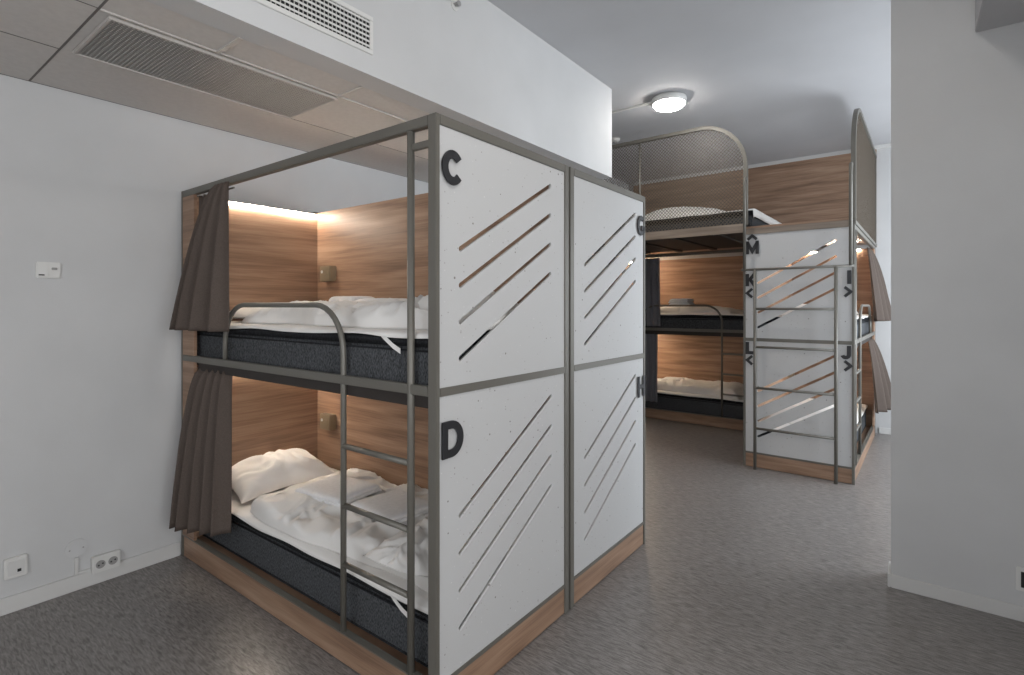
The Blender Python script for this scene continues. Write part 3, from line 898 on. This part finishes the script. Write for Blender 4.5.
cloth('bundled_sheet', 'crumpled white bundle of linen at the foot of lower bed D', 'linen', soft(0.60, 0.42, 0.055, 31.0, n=90, m=90, p=3, e=0.5, wr=0.052, ws=9.0, jit=0.10, wave=0.5), 'linen', 'CD', 0.42, 0.36, ZLW + 0.062, rz=0.25)
# bed C
cloth('duvet', 'rumpled white duvet filling upper bed C', 'duvet', soft(0.62, 1.50, 0.075, 41.0, n=100, m=200, p=6, e=0.32, wr=0.046, ws=6.6, jit=0.08, wave=0.5), 'linen', 'CD', 0.45, 0.82, ZU, rz=-0.02)
cloth('pillow', 'white pillow lying flat at the head of upper bed C', 'pillow', soft(0.66, 0.42, 0.075, 44.0, p=2.4, e=0.6, wr=0.012, ws=5.5, pinch=0.07, bulge=0.02, jit=0.03), 'linen', 'CD', 0.47, 1.80, ZU + 0.030, rz=0.04)
folded_towel(0.20, 0.24, 2, 0.036, 50, 'towel', 'folded_towel', 'rolled white towel on upper bed C below the reading light', 'CD', 0.68, 1.40, ZU + 0.082, 0.1)
folded_towel(0.22, 0.28, 2, 0.026, 53, 'towel', 'folded_towel', 'flat folded white towel on upper bed C, nearer the ladder', 'CD', 0.68, 1.11, ZU + 0.086, -0.08)
cloth('bundled_sheet', 'piled white linen beside the corner post on upper bed C', 'linen', soft(0.50, 0.50, 0.06, 57.0, n=90, m=90, p=3, e=0.5, wr=0.055, ws=8.0, jit=0.10, wave=0.5), 'linen', 'CD', 0.50, 0.36, ZU + 0.058, rz=0.3)
# bed K, L
cloth('duvet', 'flat white duvet along bed K in the recessed bunk', 'duvet', soft(0.62, 1.15, 0.075, 61.0, n=36, m=60, p=5, e=0.40, wr=0.010, ws=5.0, jit=0.05, wave=0.4), 'linen', 'KL', 0.44, 1.02, ZU)
folded_towel(0.24, 0.29, 4, 0.030, 63, 'bluetowel', 'folded_towel', 'pale blue folded towel on bed K', 'KL', 0.45, 1.20, ZU + 0.078, 0.0)
cloth('duvet', 'rumpled white duvet spread over bed L at the bottom of the recessed bunk', 'duvet', soft(0.66, 1.32, 0.095, 66.0, n=60, m=100, p=5, e=0.36, wr=0.030, ws=5.0, jit=0.06, wave=0.5), 'linen', 'KL', 0.44, 1.02, ZLW)
folded_towel(0.26, 0.26, 1, 0.040, 68, 'towel', 'folded_towel', 'small white towel heap on the duvet of bed L', 'KL', 0.42, 1.30, ZLW + 0.098, 0.2)
# bed M
cloth('duvet', 'white duvet heaped on the high loft bed M behind the mesh', 'duvet', soft(0.9, 0.95, 0.13, 71.0, n=40, m=50, p=3, e=0.5, wr=0.016, ws=4.5, jit=0.10, wave=0.5), 'linen', 'M', 0.62, 1.62, 2.358)
cloth('pillow', 'flat white pillow on loft bed M beyond the heaped duvet', 'pillow', soft(0.6, 0.42, 0.06, 74.0, p=2.4, e=0.6, wr=0.01, ws=5, pinch=0.07, bulge=0.015), 'linen', 'M', 0.55, 2.55, 2.375)
# bed I, J
cloth('duvet', 'white duvet on bed I showing at the far right above the guard rail', 'duvet', soft(0.62, 1.3, 0.09, 81.0, n=30, m=50, p=5, e=0.42, wr=0.015, ws=5, jit=0.05, wave=0.4), 'linen', 'IJ', 0.45, 1.05, ZU)
cloth('duvet', 'white duvet on bed J showing at the far right behind the ladder', 'duvet', soft(0.62, 1.3, 0.10, 84.0, n=30, m=50, p=5, e=0.42, wr=0.015, ws=5, jit=0.05, wave=0.4), 'linen', 'IJ', 0.46, 1.05, ZLW)

# ------------------------------------------------------------------ curtains
def curtain(label, fr, top, bot, z1, z0, pleats, amp_t, amp_b, power=1.0, seed=0, n=96, m=30, hem_lift=0.0, mat='curtain', parent=None, name='curtain'):
    """top/bot: lists of (x,y) plan points, blended from top to bottom"""
    def along(pl, s):
        L_ = len(pl) - 1; k = min(int(s * L_), L_ - 1); f = s * L_ - k
        return pl[k][0] * (1 - f) + pl[k + 1][0] * f, pl[k][1] * (1 - f) + pl[k + 1][1] * f
    bm = bmesh.new(); g = {}
    for i in range(n + 1):
        s = i / n
        ax, ay = along(top, s); cx, cy = along(bot, s)
        for j in range(m + 1):
            t = j / m; tt = t ** power
            x = ax + (cx - ax) * tt; y = ay + (cy - ay) * tt
            amp = amp_t + (amp_b - amp_t) * t
            ph = s * pleats * 2 * PI + 0.5 * math.sin(t * 2 + seed)
            w = math.sin(ph) + 0.25 * math.sin(ph * 2.0 + 1 + seed)
            x += amp * w; y += amp * 0.25 * math.cos(ph)
            z = z1 + (z0 - z1) * t + hem_lift * s * t
            g[i, j] = bm.verts.new((x, y, z))
    for i in range(n):
        for j in range(m):
            f = bm.faces.new((g[i, j], g[i + 1, j], g[i + 1, j + 1], g[i, j + 1])); f.smooth = True
    # stitched hem and heading bands as a second material-free fold are part of the sheet
    loc, rot, flip = FR[fr]
    o = obj(name, bm, M[mat], parent, flip)
    md = o.modifiers.new('thick', 'SOLIDIFY'); md.thickness = 0.003; md.offset = 0
    if parent: return o
    o.location = loc; o.rotation_euler = (0, 0, rot)
    return tag(o, label, 'curtain')

cc = curtain('brown curtain of upper bed C pulled outside the frame and flaring at the hem', 'CD',
        [(-0.012, 1.64), (-0.016, 1.57), (-0.012, 1.49)], [(-0.075, 1.985), (-0.10, 1.88), (-0.085, 1.68), (-0.050, 1.44)],
        2.100, 1.330, 4.2, 0.004, 0.028, power=0.60, seed=1)
curtain('', 'CD', [(0.042, 1.965), (0.046, 1.62)], [(0.042, 1.965), (0.046, 1.60)], 2.089, 1.38, 6, 0.012, 0.016, seed=8, parent=cc, name='inner_fold')
add = tube([(0.045, 1.93, 2.086), (0.045, 1.55, 2.086)], 0.005, 8)
obj('curtain_rail', add, M['metal'], cc)
cd = curtain('brown gathered curtain of lower bed D reaching down to the base board', 'CD',
        [(0.048, 1.955), (0.042, 1.80), (0.036, 1.68), (0.036, 1.575)], [(-0.085, 1.985), (-0.090, 1.84), (-0.05, 1.67), (-0.012, 1.53)],
        1.112, 0.240, 5.3, 0.016, 0.036, power=0.45, seed=2, hem_lift=0.035)
curtain('dark curtain at the left of bed K under the loft', 'KL', [(0.04, 1.66), (0.04, 1.33)], [(-0.01, 1.62), (0.0, 1.30)], 2.08, 1.20, 4, 0.012, 0.018, seed=3, mat='curtain_grey')
curtain('dark curtain at the left of bed L under the loft', 'KL', [(0.05, 1.66), (0.05, 1.36)], [(-0.01, 1.62), (-0.005, 1.34)], 1.115, 0.22, 4, 0.012, 0.018, seed=4, mat='curtain_grey')
curtain('grey curtain of bed I hanging out at the far right, upper one', 'IJ', [(0.035, 1.95), (0.035, 1.60)], [(-0.17, 2.08), (-0.05, 1.50)], 2.08, 1.30, 3.5, 0.010, 0.034, power=0.7, seed=5)
curtain('grey curtain of bed J hanging out at the far right, lower one', 'IJ', [(0.035, 1.95), (0.035, 1.60)], [(-0.18, 2.06), (-0.06, 1.46)], 1.112, 0.36, 3.5, 0.012, 0.040, power=0.6, seed=6)

# ------------------------------------------------------------------ groups of alike things
GROUPS = {'bunk bed': 'two-tier bunk beds of the dormitory', 'mattress': 'mattresses on the bunks', 'bed sheet': 'white sheets on the mattresses',
          'duvet': 'white duvets on the beds', 'pillow': 'white pillows on the beds', 'towel': 'folded towels on the beds',
          'linen': 'bundles of linen on the near bunk', 'curtain': 'privacy curtains of the bunks', 'ceiling lamp': 'round white ceiling lamps'}
for o in COL.objects:
    if o.parent is None and o.get('category') in GROUPS: o['group'] = GROUPS[o['category']]
